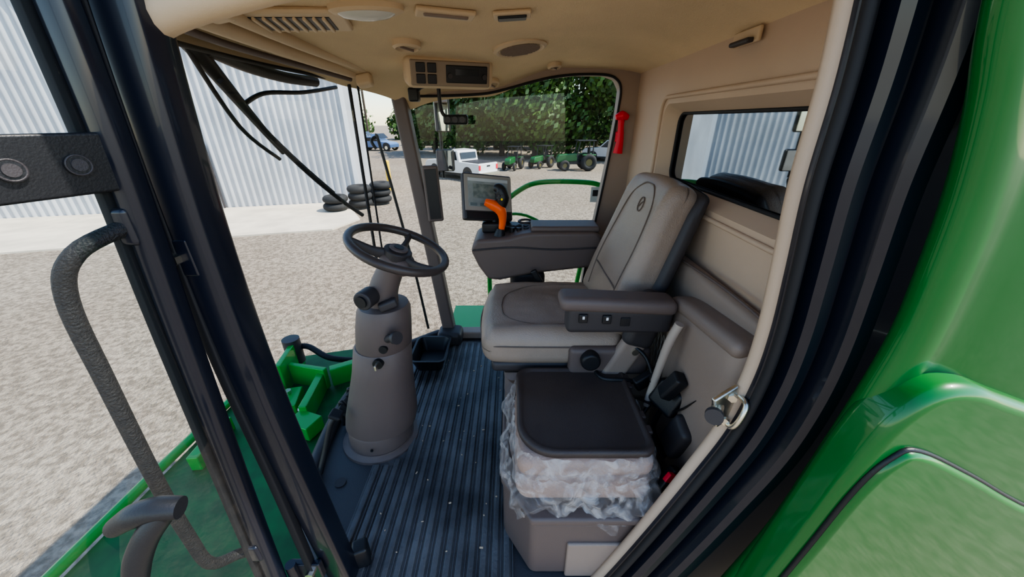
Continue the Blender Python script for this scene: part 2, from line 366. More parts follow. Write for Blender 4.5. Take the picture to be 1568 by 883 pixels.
# ------------------------------------------------------------ cab shell
WB=[(-.56,.62),(-.70,.76),(-.81,.95),(-.86,1.2),(-.87,1.45),(-.83,1.7),(-.76,1.87)]
def Xf(y):
    t=[(b,a) for a,b in WB]+[(2.1,-.52)]
    return interp(y,t)
fo=[(a,b) for a,b in WB]+[(-.5,2.1),(.66,2.1),(.66,.62),(.40,.60)]
prism('floor',fo,'z',-.06,0,MATS)
fm=grp('ribbed_floor_mat')
prism('mat_base',[(-.60,.62),(-.60,1.0),(-.62,1.9),(-.50,2.03),(0,2.03),(0,.62)],'z',0,.004,MATF,fm,bev=.002)
nr=15
for i in range(nr):
    x=-.578+i*.040
    y1=2.0; y0=.63
    if -.47>x: segs=[(y0,1.07),(1.42,y1)] if x<-.5 else [(y0,1.1),(1.38,y1)]
    else: segs=[(y0,y1)]
    for (a,b) in segs:
        rbox('rib_wide',(x,(a+b)/2,.0075),(.021,b-a,.013),MATF,fm,bev=.004,seg=2)
        rbox('rib_thin',(x+.020,(a+b)/2,.005),(.005,b-a,.007),MATF,fm,bev=.002,seg=2)
db=grp('floor_debris'); DEB=mat('straw_bits',(.6,.45,.3),.8)
rd=random.Random(8)
for i in range(34):
    x=rd.uniform(-.5,-.05);y=rd.uniform(.7,1.8); s=rd.uniform(.003,.006)
    rbox('bit',(x,y,.016),(s*rd.uniform(1,2.5),s,s*.6),DEB,db,rot=(0,0,rd.uniform(0,180)),bev=.001,seg=1)
tube('trim_1',[(x,y,.02) for x,y in WB]+[(-.5,2.1,.02)],.03,DGREY,n=10)
def strip(name,low,high,m,parent=None,n=8):
    a=spline(low,n); b=spline(high,n); k=len(a)
    return mk(name,a+b,[(i,i+1,k+i+1,k+i) for i in range(k-1)],m,parent,smooth=True,ang=80)
strip('window_1',[(x,y,.03) for x,y in WB],[(x+.02,y,1.56) for x,y in WB],GLASS)
strip('window_2',[(-.76,1.87,.03),(-.5,2.1,.03)],[(-.74,1.87,1.52),(-.58,2.1,1.5)],GLASS)
mk('window_3',[(-.42,2.12,.05),(.50,2.12,.05),(.58,2.12,1.56),(-.56,2.12,1.56)],[(0,1,2,3)],GLASSR)
gs=grp('windshield_gasket')
tube('gasket_strip',[(-.765,1.875,.03),(-.745,1.875,1.5)],.008,RUBBER,gs,sp=0)
tube('gasket_strip_b',[(-.735,1.90,.03),(-.715,1.90,1.5)],.005,RUBBER,gs,sp=0)
prism('trim_2',[(-.455,0),(-.375,0),(-.545,1.5),(-.62,1.5)],'y',2.04,2.12,TAUPE,bev=.015)
rbox('pillar_foot_cover',(-.41,2.03,.05),(.16,.14,.10),DGREY,bev=.03)
SE=[(-.54,1.460),(-.40,1.460),(-.2,1.466),(-.10,1.476),(.0,1.498),(.10,1.522),(.20,1.542),(.32,1.554),(.46,1.553),(.52,1.535),(.548,1.49),(.545,1.38),(.525,1.15),(.490,.85),(.45,.5),(.43,.06)]
pr=[(-.62,1.66),(-.62,1.46)]+SE+[(-.40,.05),(-.40,0),(.70,0),(.70,1.66)]
prism('wall_right',pr,'y',2.06,2.14,mat('pillar_trim',(.35,.27,.22),.6,bump=.1,bscale=400),bev=.010)
tube('trim_5',[(x,2.055,z) for x,z in SE],.006,RUBBER)
def rearwall():
    Y0,Y1,Z0,Z1=.64,2.1,0,1.66; y0,y1,z0,z1=.84,1.64,1.12,1.375
    k=6;r=.04; hole=[]
    for (cy,cz_,a0) in((y1-r,z1-r,0),(y0+r,z1-r,90),(y0+r,z0+r,180),(y1-r,z0+r,270)):
        for i in range(k+1):
            a=math.radians(a0+90*i/k); hole.append((cy+r*math.cos(a),cz_+r*math.sin(a)))
    bm=bmesh.new(); X=.64
    def ring(pts,x): return [bm.verts.new((x,p[0],p[1])) for p in pts]
    out=ring([(Y1,Z1),(Y0,Z1),(Y0,Z0),(Y1,Z0)],X)
    mid=ring([(y0-.035+ (p[0]-y0)*(y1-y0+.07)/(y1-y0), z0-.035+(p[1]-z0)*(z1-z0+.07)/(z1-z0)) for p in hole],X)
    n=len(hole); q=k+1
    for c in range(4):
        o=out[c]
        for i in range(k): bm.faces.new((o,mid[c*q+i],mid[c*q+i+1]))
        nx=(c+1)%4
        bm.faces.new((out[c],mid[c*q+k],mid[(nx*q)%n],out[nx]))
    deep=ring(hole,.70)
    for i in range(n):
        bm.faces.new((mid[i],mid[(i+1)%n],deep[(i+1)%n],deep[i]))
    bmesh.ops.recalc_face_normals(bm,faces=bm.faces)
    me=bpy.data.meshes.new('wall_rear'); bm.to_mesh(me); bm.free(); me.materials.append(BEIGED)
    o=bpy.data.objects.new('wall_rear',me); bpy.context.collection.objects.link(o)
    for p in me.polygons: p.use_smooth=True
    me.set_sharp_from_angle(angle=math.radians(30))
    mk('window_4',[(.702,y0-.02,z0-.02),(.702,y1+.02,z0-.02),(.702,y1+.02,z1+.02),(.702,y0-.02,z1+.02)],[(0,1,2,3)],MIRR)
    lo=[V((.636,p[0],p[1])) for p in [(y0-.06+(p[0]-y0)*(y1-y0+.12)/(y1-y0), z0-.06+(p[1]-z0)*(z1-z0+.12)/(z1-z0)) for p in hole]]
    tube('trim_3',lo,.008,BEIGED,sp=0,closed=True,n=10)
    tube('trim_6',[V((.695,p[0],p[1])) for p in hole],.006,RUBBER,sp=0,closed=True,n=8)
rearwall()
lr=grp('rear_lower_panel')
softbox('panel',(.05,1.38,.91),.024,TAUPEL,lr,lambda p:V((.612+p.x,1.355+p.y,.457+p.z)))
softbox('storage_bulge',(.10,.40,.74),.05,TAUPEL,lr,lambda p:V((.580+p.x,.88+p.y,.46+p.z+ .05*(p.y<0)*-p.y/.2)))
softbox('storage_lid',(.11,.38,.05),.024,LIDC,lr,lambda p:V((.575+p.x,.88+p.y,.835+p.z-.12*p.y-.8*max(0,p.y-.05)**2)))
tube('seam',[(.585,.68,.925),(.585,.9,.93),(.585,1.3,.90),(.585,1.7,.84)],.004,TAUPE,lr)
tube('grab_bar',[(.50,.92,.80),(.485,.93,.72),(.475,.95,.55),(.47,.96,.45)],[.014,.014,.012,.012],mat('light_bar_plastic',(.40,.34,.29),.45),lr)
def cz(x,y):
    dr=2.1-y; db=.66-x; df=x-Xf(y); dl=y-.55
    k=min(1,max(0,(x+.15)/.40)); k=k*k*(3-2*k); A=.14*(1-k)+.055*k; B=.04*(1-k)+.010*k
    return 1.64-A*math.exp(-dr/.5)-B*math.exp(-max(dr,0)/.06)-.08*math.exp(-max(db,0)/.10)*(1-.7*math.exp(-dr/.3))-.06*math.exp(-max(df,0)/.12)-.02*math.exp(-max(dl,0)/.08)
vs=[];fs=[];ny=50;nx=60
for j in range(ny+1):
    y=.56+(2.1-.56)*j/ny
    for i in range(nx+1):
        x0=Xf(max(y,.62))-.01; x=x0+(.66-x0)*i/nx; vs.append((x,y,cz(x,y)))
for j in range(ny):
    for i in range(nx):
        a=j*(nx+1)+i; fs.append((a,a+1,a+nx+2,a+nx+1))
mk('ceiling',vs,fs,BEIGE,smooth=True,ang=80)
HZ=[1.475,1.50,1.52,1.525,1.525,1.52,1.505]
strip('trim_4',[(x+.01,y,h) for (x,y),h in zip(WB,HZ)]+[(-.59,2.08,1.46)],[(x-.02,y,1.63) for x,y in WB]+[(-.62,2.12,1.63)],BEIGEP)
tube('trim_7',[(x+.005,y,h) for (x,y),h in zip(WB,HZ)]+[(-.59,2.08,1.46)],.007,RUBBER)
rr=grp('cab_roof')
softbox('roof_shell',(2.15,1.85,.28),.12,GREEN,rr,lambda p:V((-.08+p.x,1.38+p.y,1.87+p.z)))
cb=grp('combine_body')
rbox('front_bulkhead',(2.3,1.40,-.1),(3.1,1.45,3.0),DGREY,cb,bev=.03)
rbox('grain_tank',(2.6,1.90,1.95),(3.2,2.6,1.1),GREEN,cb,bev=.06)
# ------------------------------------------------------------ door frame (rear side)
DC=[(.44,1.72),(.475,1.60),(.50,1.42),(.508,1.25),(.525,1.10),(.54,.95),(.54,.82),(.52,.68),(.47,.52),(.40,.32),(.32,.11),(.26,-.03)]
dcs=[(p.x,p.z) for p in spline([(a,0,b) for a,b in DC],6)]
def offs(c,d):
    out=[]
    for i,p in enumerate(c):
        a=V(c[max(i-1,0)]);b=V(c[min(i+1,len(c)-1)]); t=(b-a).normalized(); n=V((-t.y,t.x))
        if n.x<0: n=-n
        out.append((p[0]+n.x*d,p[1]+n.y*d))
    return out
def sweep(name,prof,m,parent,smooth=True,ang=40):
    cols=[[V((x,Y,z)) for x,z in offs(dcs,d)] for d,Y in prof]; k=len(cols[0]); vs=[v for c in cols for v in c]
    fs=[(j*k+i,j*k+i+1,(j+1)*k+i+1,(j+1)*k+i) for j in range(len(cols)-1) for i in range(k-1)]
    return mk(name,vs,fs,m,parent,smooth=smooth,ang=ang)
dfm=grp('door_frame_rear')
STRIP=mat('beige_door_trim',(.52,.39,.285),.55,bump=.08,bscale=400)
sweep('inner_trim',[(.16,.70),(.03,.675),(-.002,.665),(-.018,.655),(-.020,.645),(-.012,.635),(.0,.63),(.01,.63)],STRIP,dfm,ang=80)
sweep('seal_channel',[(-.006,.632),(-.006,.622),(.0,.615),(.012,.615),(.018,.63),(.026,.63),(.032,.60),(.045,.59),(.062,.59),(.068,.605),(.08,.605),(.088,.57),(.10,.56),(.125,.56),(.135,.58),(.30,.60)],BPAINT,dfm,ang=30)
sweep('rubber_bulb',[(.002+.010*math.cos(a*math.pi/4),.612+.010*math.sin(a*math.pi/4)) for a in range(9)],RUBBER,dfm,ang=80)
rbox('body_closeout',(.95,.66,.8),(.56,.04,2.6),BLACK,dfm,bev=.005)
tube('door_header_trim',[(-.60,.63,1.40),(-.545,.64,1.475),(-.42,.64,1.515),(-.2,.64,1.55),(.2,.64,1.58),(.52,.64,1.60)],.030,BEIGEP,n=12)
rbox('door_header',(-.03,.60,1.67),(1.2,.1,.12),BPAINT,bev=.02)
ls=grp('door_latch_striker')
rbox('plate',(.500,.64,.745),(.070,.012,.10),CHROME,ls,rot=(0,-20,20),bev=.004)
cyl('pin',(.478,.635,.75),(.452,.60,.755),.013,CHROME,ls); cyl('pin_head',(.452,.603,.755),(.446,.593,.757),.019,DGREY,ls)
tube('loop',[(.525,.64,.775),(.522,.61,.775),(.51,.60,.74),(.505,.61,.71),(.505,.64,.705)],.006,CHROME,ls)
for dz in(.035,-.035): cyl('bolt',(.503,.632,.745+dz),(.498,.624,.745+dz),.010,CHROME,ls,n=6)
# ------------------------------------------------------------ front-left post & open door
post=grp('door_post_front')
def vpost(name,pts,hx,hy,m,parent,r=.012):
    rings=[]
    for p in spline(pts,5): rings.append(rrect(p.x,p.y,hx,hy,r,p.z,3))
    return loft(name,rings,m,parent,ang=60)
vpost('post',[(-.535,.66,-.10),(-.545,.64,.3),(-.565,.63,.8),(-.56,.625,1.2),(-.53,.625,1.6)],.034,.034,BPAINT,post)
vpost('seal_rail',[(-.585,.60,-.08),(-.59,.60,.5),(-.60,.60,.9),(-.59,.60,1.25),(-.565,.60,1.6)],.010,.012,RUBBER,post,.004)
for z,x in((1.13,-.605),(.16,-.60)):
    rbox('hinge_plate',(x,.60,z),(.09,.02,.07),BPAINT,post,bev=.005); cyl('hinge_pin',(x-.03,.585,z-.05),(x-.03,.585,z+.05),.014,BPAINT,post)
    cyl('hinge_bolt',(x+.015,.592,z),(x+.015,.578,z),.012,CHROME,post,n=6)
rbox('stop_bracket',(-.50,.70,.05),(.05,.05,.09),BLACK,post,rot=(0,0,20),bev=.01)
door=grp('door_1')
dd=V((-.35,-.93,0)).normalized()
vpost('frame_hinge_edge',[(-.665,.56,.05),(-.64,.56,.5),(-.605,.56,1.0),(-.58,.56,1.3),(-.565,.56,1.62)],.019,.019,BPAINT,door)
vpost('frame_lip',[(-.69,.545,.05),(-.665,.545,.5),(-.63,.545,1.0),(-.605,.545,1.3),(-.59,.545,1.62)],.006,.012,RUBBER,door,.003)
def dp(s,z):
    x=interp(z,[(.05,-.665),(.5,-.64),(1.0,-.605),(1.3,-.58),(1.62,-.565)]); return V((x,.555,z))+dd*s
gv=[];gf=[];zs=[.05+.1*i for i in range(16)]
for z in zs: gv+=[dp(.0,z),dp(.75,z)]
for i in range(len(zs)-1): gf.append((2*i,2*i+1,2*i+3,2*i+2))
mk('door_pane',gv,gf,GLASSD,door,smooth=True)
for z in(.06,1.6): tube('frame_rail',[dp(0,z),dp(.75,z)],.018,BPAINT,door,sp=0)
tube('frame_free_edge',[dp(.75,z) for z in(.06,.5,1.0,1.3,1.6)],.018,BPAINT,door)
a=[dp(0,1.255),dp(.7,1.255),dp(.7,1.335),dp(0,1.335)]; nn=V((.93,-.35,0))
mk('cross_panel',[p-nn*.005 for p in a]+[p+nn*.008 for p in a],[(0,1,2,3),(4,5,6,7),(0,1,5,4),(1,2,6,5),(2,3,7,6),(3,0,4,7)],BLACK,door,bev=.004)
for s in(.045,.105,.20):
    c=dp(s,1.295); cyl('speaker_rim',c+nn*.006,c+nn*.012,.014,BLACK,door); cyl('speaker_cone',c+nn*.010,c+nn*.014,.008,DGREY,door); torus('speaker_ring',c+nn*.011,.0125,.0015,DGREY,door,ax=nn)
gh=[(-.60,.545,1.20),(-.632,.49,1.175),(-.662,.475,1.11),(-.68,.475,.95),(-.70,.475,.70),(-.712,.48,.52),(-.715,.49,.40),(-.70,.54,.345),(-.665,.55,.345)]
tube('grab_handle',gh,.0125,mat('textured_black',(.012,.012,.014),.65,bump=.5,bscale=250),door,sp=6)
rbox('handle_foot',(-.60,.55,1.20),(.03,.03,.06),BPAINT,door); rbox('handle_foot_b',(-.665,.55,.345),(.04,.03,.06),BPAINT,door)
hl=grp('platform_handrail')
tube('rail_top',[(-.575,.40,.742),(-.61,.395,.745),(-.65,.39,.735),(-.69,.385,.71)],[.018,.021,.021,.016],BLACK,hl,n=16)
tube('rail',[(-.60,.395,.738),(-.63,.375,.70),(-.655,.355,.64),(-.67,.34,.55),(-.68,.33,.3),(-.68,.33,-.6)],[.018,.020,.020,.018,.017,.017,.017],BLACK,hl,n=16)
# ------------------------------------------------------------ green front deck + brackets
fd=grp('front_deck')
prism('deck_plate',[(-1.58,.42),(-1.58,1.75),(-1.45,2.0),(-.9,2.15),(-.5,2.2),(-.5,2.16),(-.78,1.92),(-.91,1.45),(-.90,1.2),(-.85,.93),(-.6,.58),(-.6,.42)],'z',-.14,-.10,GDECK,fd,bev=.008)
tube('deck_edge_tube',[(-1.60,.2,-.08),(-1.60,1.1,-.08),(-1.58,1.75,-.08)],.022,GREENB,fd,sp=0)
for i,(x,y,z,sx,sy,sz,rz) in enumerate(((-1.35,1.78,.0,.03,.3,.2,10),(-1.2,1.7,-.02,.24,.03,.14,-12),(-1.1,1.55,-.04,.04,.3,.12,8),(-1.28,1.52,-.06,.2,.16,.06,15),(-1.0,1.75,-.03,.18,.05,.12,30),(-1.4,1.5,-.03,.03,.2,.12,-8),(-1.05,1.35,-.05,.14,.1,.08,-20),(-1.45,1.25,-.06,.05,.25,.08,5))):
    rbox('bracket_%d'%i,(x,y,z),(sx,sy,sz),GREENB,fd,rot=(0,0,rz),bev=.006)
for x,y in((-1.33,1.5),(-1.25,1.56),(-1.1,1.42)): cyl('bolt',(x,y,-.04),(x,y,-.01),.018,CHROME,fd,n=6)
tube('hose',[(-1.45,1.95,.0),(-1.3,1.9,.05),(-1.15,1.85,.0),(-1.0,1.9,-.06)],.018,RUBBER,fd)
cyl('beacon_lamp',(-1.38,1.88,-.05),(-1.38,1.88,.12),.05,DGREY,fd)
# ------------------------------------------------------------ wiper
wp=grp('windshield_wiper')
tube('arm',[(-.92,1.14,1.62),(-.92,1.25,1.52),(-.93,1.40,1.38),(-.93,1.55,1.23)],[.034,.024,.016,.009],BLACK,wp)
tube('arm_link',[(-.92,1.20,1.54),(-.93,1.34,1.33),(-.92,1.5,1.21)],.007,BLACK,wp)
tube('blade',[(-.90,1.27,1.46),(-.905,1.45,1.30),(-.89,1.63,1.14),(-.85,1.78,1.0),(-.80,1.90,.89)],.010,RUBBER,wp)
tube('blade_spine',[(-.915,1.33,1.42),(-.925,1.5,1.29),(-.91,1.65,1.16),(-.87,1.78,1.03)],.007,BLACK,wp)
tube('cross_arm',[(-.92,1.38,1.40),(-.91,1.50,1.44),(-.87,1.70,1.455),(-.83,1.93,1.49)],.008,BLACK,wp)
tube('motor_rail',[(-.90,1.25,1.54),(-.9,1.42,1.515),(-.88,1.60,1.50),(-.85,1.78,1.50)],.020,BLACK,wp)
oh=grp('exterior_grab_rail'); tube('rail',[(-.78,2.2,1.20),(-.80,2.2,1.24),(-.78,2.22,1.26),(-.76,2.22,1.2),(-.66,2.22,.5),(-.6,2.2,.0)],.009,BLACK,oh)
em=grp('exterior_mirror')
tube('arm',[(-.58,2.16,1.48),(-.55,2.4,1.50),(-.47,2.5,1.49),(-.46,2.5,1.0)],.010,BLACK,em)
for z,h,wd2 in((1.38,.20,.05),(1.11,.14,.06)):
    softbox('housing',(.035,wd2*2,h),.016,BLACK,em,lambda p:V((-.44+p.y,2.5+p.x,z+p.z)))
    rbox('mirror_face',(-.44,2.478,z),(wd2*2-.015,.004,h-.015),MIRW,em,bev=.001)
gr=grp('green_handrail')
tube('rail',[(-.16,2.35,.10),(-.16,2.35,.45),(-.15,2.35,.74),(-.08,2.38,.83),(.05,2.42,.93),(.18,2.45,.975),(.42,2.45,.98),(.58,2.45,.96),(.625,2.45,.90),(.60,2.45,.78),(.53,2.45,.55),(.48,2.45,.2)],.017,GREENB,gr,sp=5)
tube('mid_rail',[(-.15,2.35,.76),(.1,2.42,.76),(.5,2.45,.52)],.010,GREENB,gr)
rbox('warning_decal',(.555,2.43,.90),(.06,.004,.10),WHITE,gr,bev=.001); rbox('decal_mark',(.555,2.426,.91),(.035,.003,.04),BLACK,gr,bev=.001)
prism('side_deck',[(-.48,2.17),(-.48,2.7),(.68,2.7),(.68,2.17)],'z',-.12,-.08,GREENB,gr)
# ------------------------------------------------------------ steering column + wheel
sc=grp('steering_column'); Yc=1.235
def colr(tab,m,name):
    loft(name,[ell((x,Yc),rx,ry,z) for x,rx,ry,z in tab],m,sc)
colr([(-.615,.172,.162,0),(-.615,.170,.160,.012),(-.615,.150,.145,.022),(-.612,.146,.142,.03)],TAUPE,'base_flange')
colr([(-.612,.142,.138,.02),(-.608,.140,.136,.10),(-.606,.136,.132,.108)],TAUPE,'lower_ring')
colr([(-.600,.156,.135,.112),(-.588,.156,.134,.17),(-.570,.140,.124,.28),(-.550,.124,.114,.40),(-.532,.116,.107,.515),(-.530,.110,.102,.522)],TAUPE,'lower_shroud')
colr([(-.528,.106,.10,.52),(-.524,.111,.105,.53),(-.512,.108,.104,.62),(-.502,.102,.100,.685),(-.499,.092,.090,.705),(-.495,.05,.05,.712)],TAUPE,'upper_collar')
tube('tilt_neck',[(-.505,Yc,.67),(-.492,Yc,.76),(-.455,Yc,.84),(-.42,Yc,.90)],[.060,.055,.048,.044],TAUPE,sc,n=20)
softbox('column_pod',(.12,.10,.07),.03,TAUPE,sc,lambda p:Rm((0,math.radians(22),0))@p+V((-.425,Yc,.875)))
cyl('tilt_knob',(-.52,Yc-.045,.765),(-.535,Yc-.105,.765),.036,DGREY,sc,bev=.006)
cyl('tilt_knob_cap',(-.535,Yc-.10,.765),(-.538,Yc-.112,.765),.022,BLACK,sc)
rbox('indicator_stalk_base',(-.46,Yc-.06,.73),(.07,.03,.035),DGREY,sc,rot=(0,-15,20),bev=.01)
tube('stalk',[(-.47,Yc-.09,.60),(-.44,Yc-.12,.625),(-.425,Yc-.13,.63)],[.016,.014,.017],DGREY,sc,sp=4)
cyl('stalk_ring',(-.430,Yc-.125,.628),(-.418,Yc-.133,.632),.024,DGREY,sc)
cyl('ignition_ring',(-.515,Yc-.095,.50),(-.517,Yc-.118,.50),.020,BLACK,sc); rbox('ignition_key',(-.517,Yc-.128,.50),(.008,.03,.022),CHROME,sc,bev=.002)
cyl('button',(-.49,Yc-.095,.56),(-.49,Yc-.108,.56),.016,BLACK,sc)
cyl('cap_dot',(-.60,Yc-.143,.07),(-.60,Yc-.148,.07),.006,BLACK,sc)
sw=grp('steering_wheel'); n=V((.37,0,.93)).normalized(); u=V((n.z,0,-n.x)); v=V((0,1,0)); WC=V((-.41,Yc,.93))
torus('rim',WC,.172,.0155,mat('wheel_leather',(.062,.048,.045),.38,bump=.1,bscale=300),sw,ax=n,n=64,k=16)
cyl('hub',WC-n*.05,WC-n*.005,.045,DGREY,sw,r2=.052,bev=.006); cyl('hub_cap',WC-n*.006,WC+n*.004,.034,TAUPE,sw,bev=.004); cyl('emblem',WC+n*.003,WC+n*.006,.018,BLACK,sw)
for ang in(90,205,335):
    t=math.radians(ang); d=u*math.cos(t)+v*math.sin(t)
    tube('spoke',[WC-n*.03+d*.03,WC-n*.026+d*.09,WC-n*.002+d*.165],[.024,.017,.012],DGREY,sw,flat=.55,n=14)
pdl=grp('brake_pedals')
for dy in(-.045,.045):
    rbox('pedal_pad',(-.76,1.33+dy,.10),(.02,.08,.13),RUBBER,pdl,rot=(0,-35,0),bev=.006)
    tube('pedal_arm',[(-.765,1.33+dy,.10),(-.80,1.33+dy,.16),(-.81,1.33+dy,.02)],.010,BLACK,pdl)
fp=grp('foot_lever'); tube('lever',[(-.80,1.02,.02),(-.78,1.06,.10),(-.755,1.10,.2),(-.73,1.12,.24)],.012,BLACK,fp); rbox('pad',(-.73,1.12,.245),(.05,.05,.02),RUBBER,fp,rot=(0,25,0))
cyl('floor_plug',(-.705,.99,0),(-.705,.99,.006),.022,DGREY)
bn=grp('floor_bin')
rg=[rrect(-.49,1.80,.075,.10,.03,.016),rrect(-.49,1.80,.10,.13,.04,.10),rrect(-.49,1.80,.108,.138,.04,.105),rrect(-.49,1.80,.095,.125,.035,.105),rrect(-.49,1.80,.07,.095,.03,.025)]
loft('tub',rg,BLACK,bn)
# ------------------------------------------------------------ operator seat
st=grp('operator_seat')
rg=[]
for i in range(13):
    z=.012+i*.036; e=.012 if i%2 else -.006
    rg.append(rrect(.17,1.35,.19+e,.20+e,.04,z))
loft('suspension_bellows',rg,TAUPE,st,ang=20)
softbox('seat_pan',(.50,.46,.05),.02,DGREY,st,lambda p:V((.17+p.x,1.35+p.y,.485+p.z)))
def cf(p):
    fx=(p.x)/.26; y=p.y/.25
    z=p.z
    if p.z>0:
        z+= .016*max(0,1-fx*fx)*max(0,1-y*y)-.022*max(0,-fx-.55)**1.2+.016*math.exp(-((abs(y)-.82)/.16)**2)*(fx>-.9)
        z+= .0015*noise.noise(V((p.x*18,p.y*22,0)))*2
    yy=p.y*(1-.06*max(0,-fx)**3)
    xx=p.x+ (-.02*(1-y*y) if fx<-.8 else 0)
    return V((.155+xx,1.35+yy,.565+z))
softbox('seat_cushion',(.53,.50,.135),.05,LEATH,st,cf,nn=30)
def ctop(x,y): return cf(V((x,y,.0675)))
tube('cushion_seam',[ctop(-.20,0)+V((0,0,.001)),ctop(-.18,.10),ctop(-.08,.165),ctop(.08,.18),ctop(.22,.18)],.0028,SEAM,st,n=6)
tube('cushion_seam',[ctop(-.20,0)+V((0,0,.001)),ctop(-.18,-.10),ctop(-.08,-.165),ctop(.08,-.18),ctop(.22,-.18)],.0028,SEAM,st,n=6)
tube('welt',[cf(V((x,y,.025))) for x,y in((.22,-.252),(0,-.252),(-.18,-.252),(-.235,-.235),(-.262,-.18),(-.267,0),(-.262,.18))],.003,SEAM,st,n=6)
B0=V((.405,1.35,.60)); ub=V((.29,0,.957)).normalized(); nb=V((-ub.z,0,ub.x))
def bf(p,off=0):
    h=p.z+.30; t=h/.6
    wsc=1-.20*max(0,t-.25)**1.3
    fx=p.x
    y=p.y*wsc; a=abs(p.y)/.24
    if p.x>0: fx+=.022*math.exp(-((a-.82)/.17)**2)*(1-.6*t)+.012*math.exp(-((t-.3)/.2)**2)*(1-a*a)-.02*max(0,t-.85)/.15
    hz=h-(.018*a*a if t>.8 else 0)*min(1,(t-.8)/.2 if t>.8 else 0)
    return B0+ub*hz+nb*(fx+off)+V((0,y,0))
softbox('backrest_cushion',(.11,.46,.575),.042,LEATH,st,lambda p:bf(p,.01),nn=24)
softbox('backrest_shell',(.05,.49,.575),.024,DGREY,st,lambda p:bf(V((p.x*.9-.001,p.y,p.z)),-.045),nn=16)
for s in(-1,1):
    tube('back_seam',[bf(V((.056,s*w,h-.30)),.0105) for h,w in((.06,.15),(.2,.158),(.35,.155),(.48,.13),(.54,.06),(.548,0))],.0028,SEAM,st,n=6)
tube('back_seam_low',[bf(V((.056,y,-.13)),.0115) for y in(-.15,-.07,0,.07,.15)],.0025,SEAM,st,n=6)
ec=bf(V((.055,-.02,.17)),.012); em_=[ec+ub*math.sin(t*math.pi/12)*.026+V((0,1,0))*math.cos(t*math.pi/12)*.022 for t in range(24)]
tube('headrest_emblem',em_,.0025,SEAM,st,sp=0,closed=True,n=6)
tube('emblem_mark',[ec+ub*.012+V((0,-.012,0)),ec+ub*.004,ec-ub*.01+V((0,.01,0))],.002,SEAM,st,n=6,sp=3)
softbox('armrest_pad',(.37,.095,.050),.022,TAUPE,st,lambda p:V((.335+p.x,1.02+p.y,.833+p.z-.05*(p.x+.18)-.015*max(0,-p.x-.1))))
def hf(p):
    t=(p.x+.17)/.34; zb=p.z*(1-.35*t) if p.z<0 else p.z
    return V((.345+p.x,1.02+p.y,.772+zb-.05*(p.x+.15)))
softbox('armrest_housing',(.34,.07,.100),.018,DGREY,st,hf)
for x in(.225,.30): rbox('switch',(x,.982,.785-.05*(x-.19)),(.028,.010,.030),BLACK,st,bev=.003); rbox('switch_mark',(x,.976,.79-.05*(x-.19)),(.007,.002,.010),WHITE,st,bev=.0005)
rbox('armrest_slot',(.36,.983,.77),(.03,.004,.03),BLACK,st,bev=.002)
softbox('armrest_pivot',(.11,.06,.22),.028,DGREY,st,lambda p:Rm((0,math.radians(15),0))@p+V((.47,1.085,.72)))
cyl('recline_knob',(.285,1.12,.56),(.285,1.045,.56),.036,BLACK,st,bev=.01)
softbox('seat_side_cover',(.30,.05,.12),.02,TAUPE,st,lambda p:V((.36+p.x,1.10+p.y,.54+p.z)))
softbox('recline_bracket',(.09,.04,.22),.018,TAUPEL,st,lambda p:Rm((0,math.radians(25),0))@p+V((.41,1.085,.56)))
cyl('bracket_bolt',(.44,1.07,.60),(.44,1.055,.60),.012,CHROME,st)
tube('lever',[(.31,1.10,.50),(.33,1.04,.50),(.40,1.03,.50),(.45,1.03,.49)],.009,BLACK,st)
rbox('slide_rail',(.2,1.16,.455),(.46,.03,.03),BLACK,st,bev=.004)
rbox('belt_buckle',(.12,1.585,.665),(.03,.02,.08),BLACK,st,rot=(0,-30,0),bev=.006)
# ------------------------------------------------------------ right console
cs=grp('armrest_console')
cp=[(-.195,.80),(-.17,.835),(-.02,.845),(.04,.862),(.10,.872),(.40,.872),(.43,.85),(.43,.70),(.10,.66),(-.06,.625),(-.12,.63),(-.165,.70),(-.195,.77)]
prism('console_body',cp,'y',1.63,1.87,TAUPE,cs,bev=.022,seg=4)
softbox('console_pad',(.33,.14,.03),.014,TAUPE,cs,lambda p:V((.255+p.x,1.72+p.y,.88+p.z)))
tube('console_groove',[(-.19,1.627,.785),(0,1.627,.80),(.2,1.627,.79),(.42,1.627,.80)],.004,DGREY,cs)
rbox('console_stem',(.08,1.75,.34),(.18,.14,.62),DGREY,cs,bev=.03)
for i in range(3):
    for j in range(2): cyl('button',(.0+i*.035,1.72+j*.05,.848),(.0+i*.035,1.72+j*.05,.872),.013,BLACK,cs)
torus('cup_ring',(.07,1.79,.885),.035,.006,DGREY,cs)
rbox('keypad',(.0,1.80,.862),(.10,.09,.02),BLACK,cs,rot=(0,5,0))
js=grp('hydro_lever')
cyl('boot',(-.06,1.69,.84),(-.055,1.69,.875),.03,BLACK,js,r2=.018)
tube('grip_orange',[(-.052,1.69,.865),(-.045,1.69,.92),(-.055,1.688,.965),(-.09,1.685,.99),(-.125,1.68,1.005)],[.014,.018,.026,.024,.016],ORANGE,js,n=16)
tube('grip_black',[(-.06,1.70,.97),(-.045,1.70,1.02),(-.06,1.70,1.06),(-.085,1.70,1.065)],[.026,.034,.028,.012],BLACK,js,n=16)
for i in range(4): cyl('thumb_button',(-.06+.013*(i%2),1.672-.002,1.02+.016*(i//2)),(-.06+.013*(i%2),1.662,1.02+.016*(i//2)),.005,YEL if i==1 else DGREY,js)
mn=grp('touchscreen_monitor')
R=Rm((math.radians(-24),math.radians(8),math.radians(24)))
Mc=V((-.125,1.81,.998))
